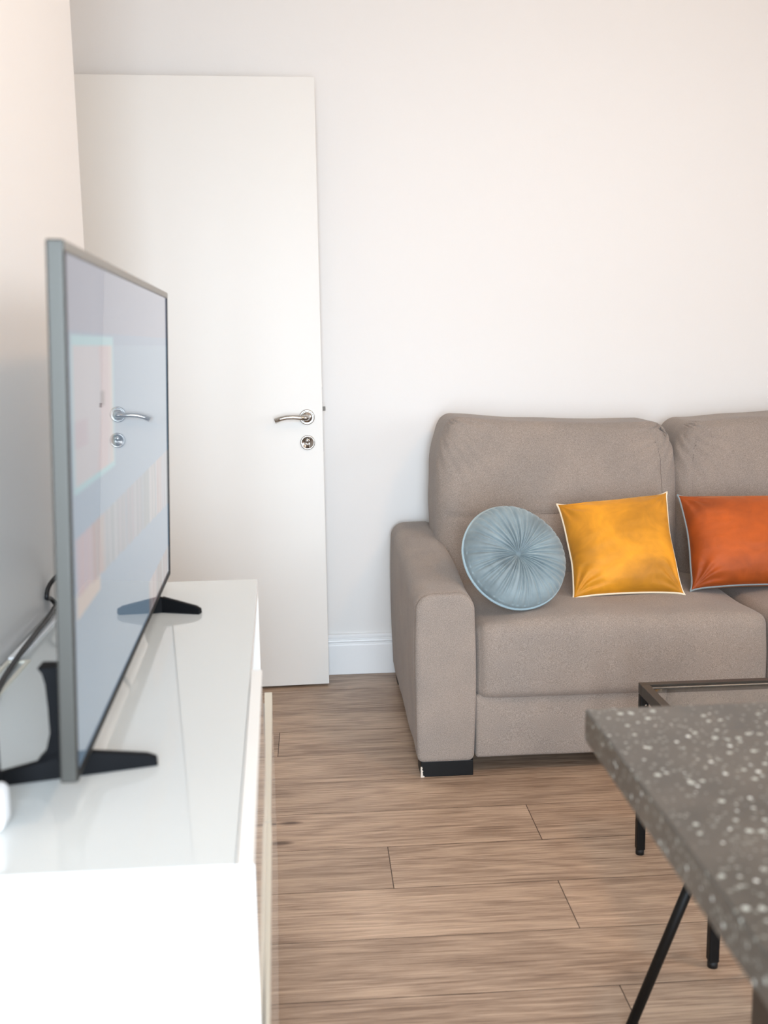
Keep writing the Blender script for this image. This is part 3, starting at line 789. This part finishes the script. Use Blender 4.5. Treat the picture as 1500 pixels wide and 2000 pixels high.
for i in range(na):
    for j in range(nb_):
        f = bm.faces.new((gr[i][j], gr[i+1][j], gr[i+1][j+1], gr[i][j+1]))
        c = picture(pa0+(pa1-pa0)*(i+.5)/na, pb0+(pb1-pb0)*(j+.5)/nb_)
        for l in f.loops: l[cl] = (c[0], c[1], c[2], 1)
ms = mat('lit_screen', L(18, 20, 24), 0.02, IOR=1.45)
at = N(ms, 'ShaderNodeAttribute'); at.attribute_name = 'picture'
lk(ms, at.outputs['Color'], P(ms).inputs['Emission Color']); P(ms).inputs['Emission Strength'].default_value = 0.56
sc = obj('screen', bm, ms, tv, False)
# two stands
def stand_leg(cx, cy, tips):
    bm = bmesh.new(); z = ZT+0.0003
    c = Vector((cx, cy, z))
    for tx, ty in tips:
        t = Vector((tx, ty, z)); d = (t-c).normalized(); s = Vector((-d.y, d.x, 0))
        n = 8; prev = None
        for i in range(n+1):
            p = c.lerp(t, i/n); hh = 0.027-0.015*(i/n) if i < n else 0.009
            wd = 0.0078-0.0010*i/n
            ring = [bm.verts.new(p-s*wd), bm.verts.new(p+s*wd), bm.verts.new(p+s*wd*0.7+Vector((0, 0, hh))), bm.verts.new(p-s*wd*0.7+Vector((0, 0, hh)))]
            if prev:
                for k in range(4): bm.faces.new((prev[k], prev[(k+1) % 4], ring[(k+1) % 4], ring[k]))
            else: bm.faces.new(ring)
            prev = ring
        bm.faces.new(prev[::-1])
    # neck rising behind the panel, flared where it meets the bar
    pv = None
    for dx, h_ in [(-0.046, 0.018), (-0.034, 0.030), (-0.029, 0.052), (-0.030, 0.080), (-0.032, 0.106), (-0.035, 0.118), (-0.040, 0.125)]:
        x1 = cx - 0.010 + h_*0.037
        ring = [bm.verts.new((cx+dx+h_*0.03, cy-0.013, z+h_)), bm.verts.new((x1, cy-0.010, z+h_)), bm.verts.new((x1, cy+0.010, z+h_)), bm.verts.new((cx+dx+h_*0.03, cy+0.013, z+h_))]
        if pv:
            for k in range(4): bm.faces.new((pv[k], pv[(k+1) % 4], ring[(k+1) % 4], ring[k]))
        else: bm.faces.new(ring)
        pv = ring
    bm.faces.new(pv[::-1]); bmesh.ops.recalc_face_normals(bm, faces=bm.faces)
    o = obj('stand_leg', bm, M_blackrub, tv, False); bev(o, 0.0012, 2); return o
stand_leg(-0.2650, 1.095, [(-0.185, 1.114), (-0.358, 1.072)])
stand_leg(-0.2755, 1.798, [(-0.207, 1.7755), (-0.348, 1.779)])

# cable from the wall behind the television down to the cabinet
pts = [(-0.425, 1.273, 0.732), (-0.433, 1.35, 0.732), (-0.443, 1.434, 0.733), (-0.450, 1.541, 0.735), (-0.454, 1.642, 0.737), (-0.456, 1.729, 0.739), (-0.460, 1.782, 0.740), (-0.466, 1.822, 0.739), (-0.470, 1.809, 0.753), (-0.470, 1.782, 0.763), (-0.467, 1.809, 0.783), (-0.442, 1.876, 0.806), (-0.389, 1.889, 0.833), (-0.302, 1.70, 0.873)]
def catmull(p, m=8):
    p = [Vector(a) for a in p]; out = []
    for i in range(len(p)-1):
        a, b, c, d = p[max(i-1, 0)], p[i], p[i+1], p[min(i+2, len(p)-1)]
        for k in range(m):
            t = k/m; out.append(0.5*((2*b)+(c-a)*t+(2*a-5*b+4*c-d)*t*t+(3*b-3*c+d-a)*t**3))
    out.append(p[-1]); return out
bm = bmesh.new(); tube(bm, catmull(pts), 0.0040, 8); tag(obj('power_cable', bm, M_cable), 'black cable lying along the back of the white cabinet behind the television', 'cable')

# white box with a black aerial at the picture's left edge
t = thing('router', 'small white plastic box with black aerial on the near left of the white cabinet', 'router', (-0.36, 0.97, ZT))
o = obj('housing', softbox(-0.42, -0.3085, 0.955, 0.990, ZT, ZT+0.042, 0.008, 0.015, lambda p, n: p), M_device, t)
bm = bmesh.new(); tube(bm, [(-0.3265, 1.003, ZT+0.001), (-0.3265, 1.003, 0.835)], 0.0055, 10); obj('aerial', bm, M_blackrub, t)

# ------------------------------------------------------------------ coffee table: metal frame with inset glass
ct = thing('coffee_table', 'low black metal coffee table with glass top in front of the sofa', 'table', (1.1, 2.0, 0))
cx0, cx1, cy0, cy1, cz = 0.722, 1.50, 1.765, 2.232, 0.414
bw = 0.020
bm = bmesh.new()
box(bm, cx0, cx1, cy1-bw, cy1, cz-0.025, cz); box(bm, cx0, cx1, cy0, cy0+bw, cz-0.025, cz)
box(bm, cx0, cx0+bw, cy0+bw, cy1-bw, cz-0.025, cz); box(bm, cx1-bw, cx1, cy0+bw, cy1-bw, cz-0.025, cz)
o = obj('frame', bm, M_bronze, ct, False); bev(o, 0.001)
bm = bmesh.new(); box(bm, cx0+bw+0.001, cx1-bw-0.001, cy0+bw+0.001, cy1-bw-0.001, cz-0.012, cz-0.006); obj('glass_top', bm, M_glass, ct, False)
for x in (cx0, cx1-bw):
    for y in (cy0, cy1-bw):
        bm = bmesh.new(); box(bm, x, x+bw, y, y+bw, 0.012, cz-0.025); o = obj('leg', bm, M_black, ct, False); bev(o, 0.003)
        bm = bmesh.new(); tube(bm, [(x+bw/2, y+bw/2, 0.0), (x+bw/2, y+bw/2, 0.014)], 0.0098, 16)
        obj('levelling_foot', bm, M_rubber, o)
bm = bmesh.new(); lathe(bm, [(0, 0), (0.0022, 0), (0.0022, 0.001), (0, 0.001)], 12, (cx0+0.012, cy1-bw, cz-0.048), (0, -1, 0)); obj('screw', bm, M_chrome, ct)

# ------------------------------------------------------------------ foreground terrazzo table
tb = thing('dining_table', 'speckled grey terrazzo table with its corner in the foreground', 'table', (0.75, 0.7, 0))
bm = bmesh.new(); prism(bm, [(0.311, 0.30), (1.30, 0.30), (1.30, 1.170), (0.314, 1.170)], 0.7105, 0.75)
o = obj('tabletop', bm, M_terr, tb, False); bev(o, 0.0025, 3)
for x, y in ((0.478, 1.00), (1.14, 1.00), (0.478, 0.45), (1.14, 0.45)):
    bm = bmesh.new(); box(bm, x, x+0.045, y, y+0.045, 0, 0.7105); o = obj('leg', bm, M_bronze, tb, False); bev(o, 0.002)

# ------------------------------------------------------------------ stool under the table
st = thing('stool', 'black metal stool with thin slanted legs between the terrazzo table and coffee table', 'stool', (0.74, 1.60, 0))
cs = Vector((0.735, 1.59, 0))
for a in (178, 300, 58):
    d = Vector((math.cos(math.radians(a)), math.sin(math.radians(a)), 0))
    bm = bmesh.new(); tube(bm, [cs+d*0.222+Vector((0, 0, 0.0)), cs+d*0.065+Vector((0, 0, 0.43))], 0.0092, 14); o = obj('leg', bm, M_black, st)
bm = bmesh.new(); lathe(bm, [(0, 0.425), (0.120, 0.425), (0.126, 0.430), (0.126, 0.447), (0.120, 0.452), (0, 0.453)], 48, cs, (0, 0, 1)); obj('seat', bm, M_black, st)

# ---- parent inverses for second-level parts: their parent sits at the thing's base
bpy.context.view_layer.update()
for o in list(C.objects):
    if o.type == 'MESH' and o.parent is not None:
        # every mesh was written in world coordinates
        o.matrix_parent_inverse = o.parent.matrix_world.inverted()
        bpy.context.view_layer.update()
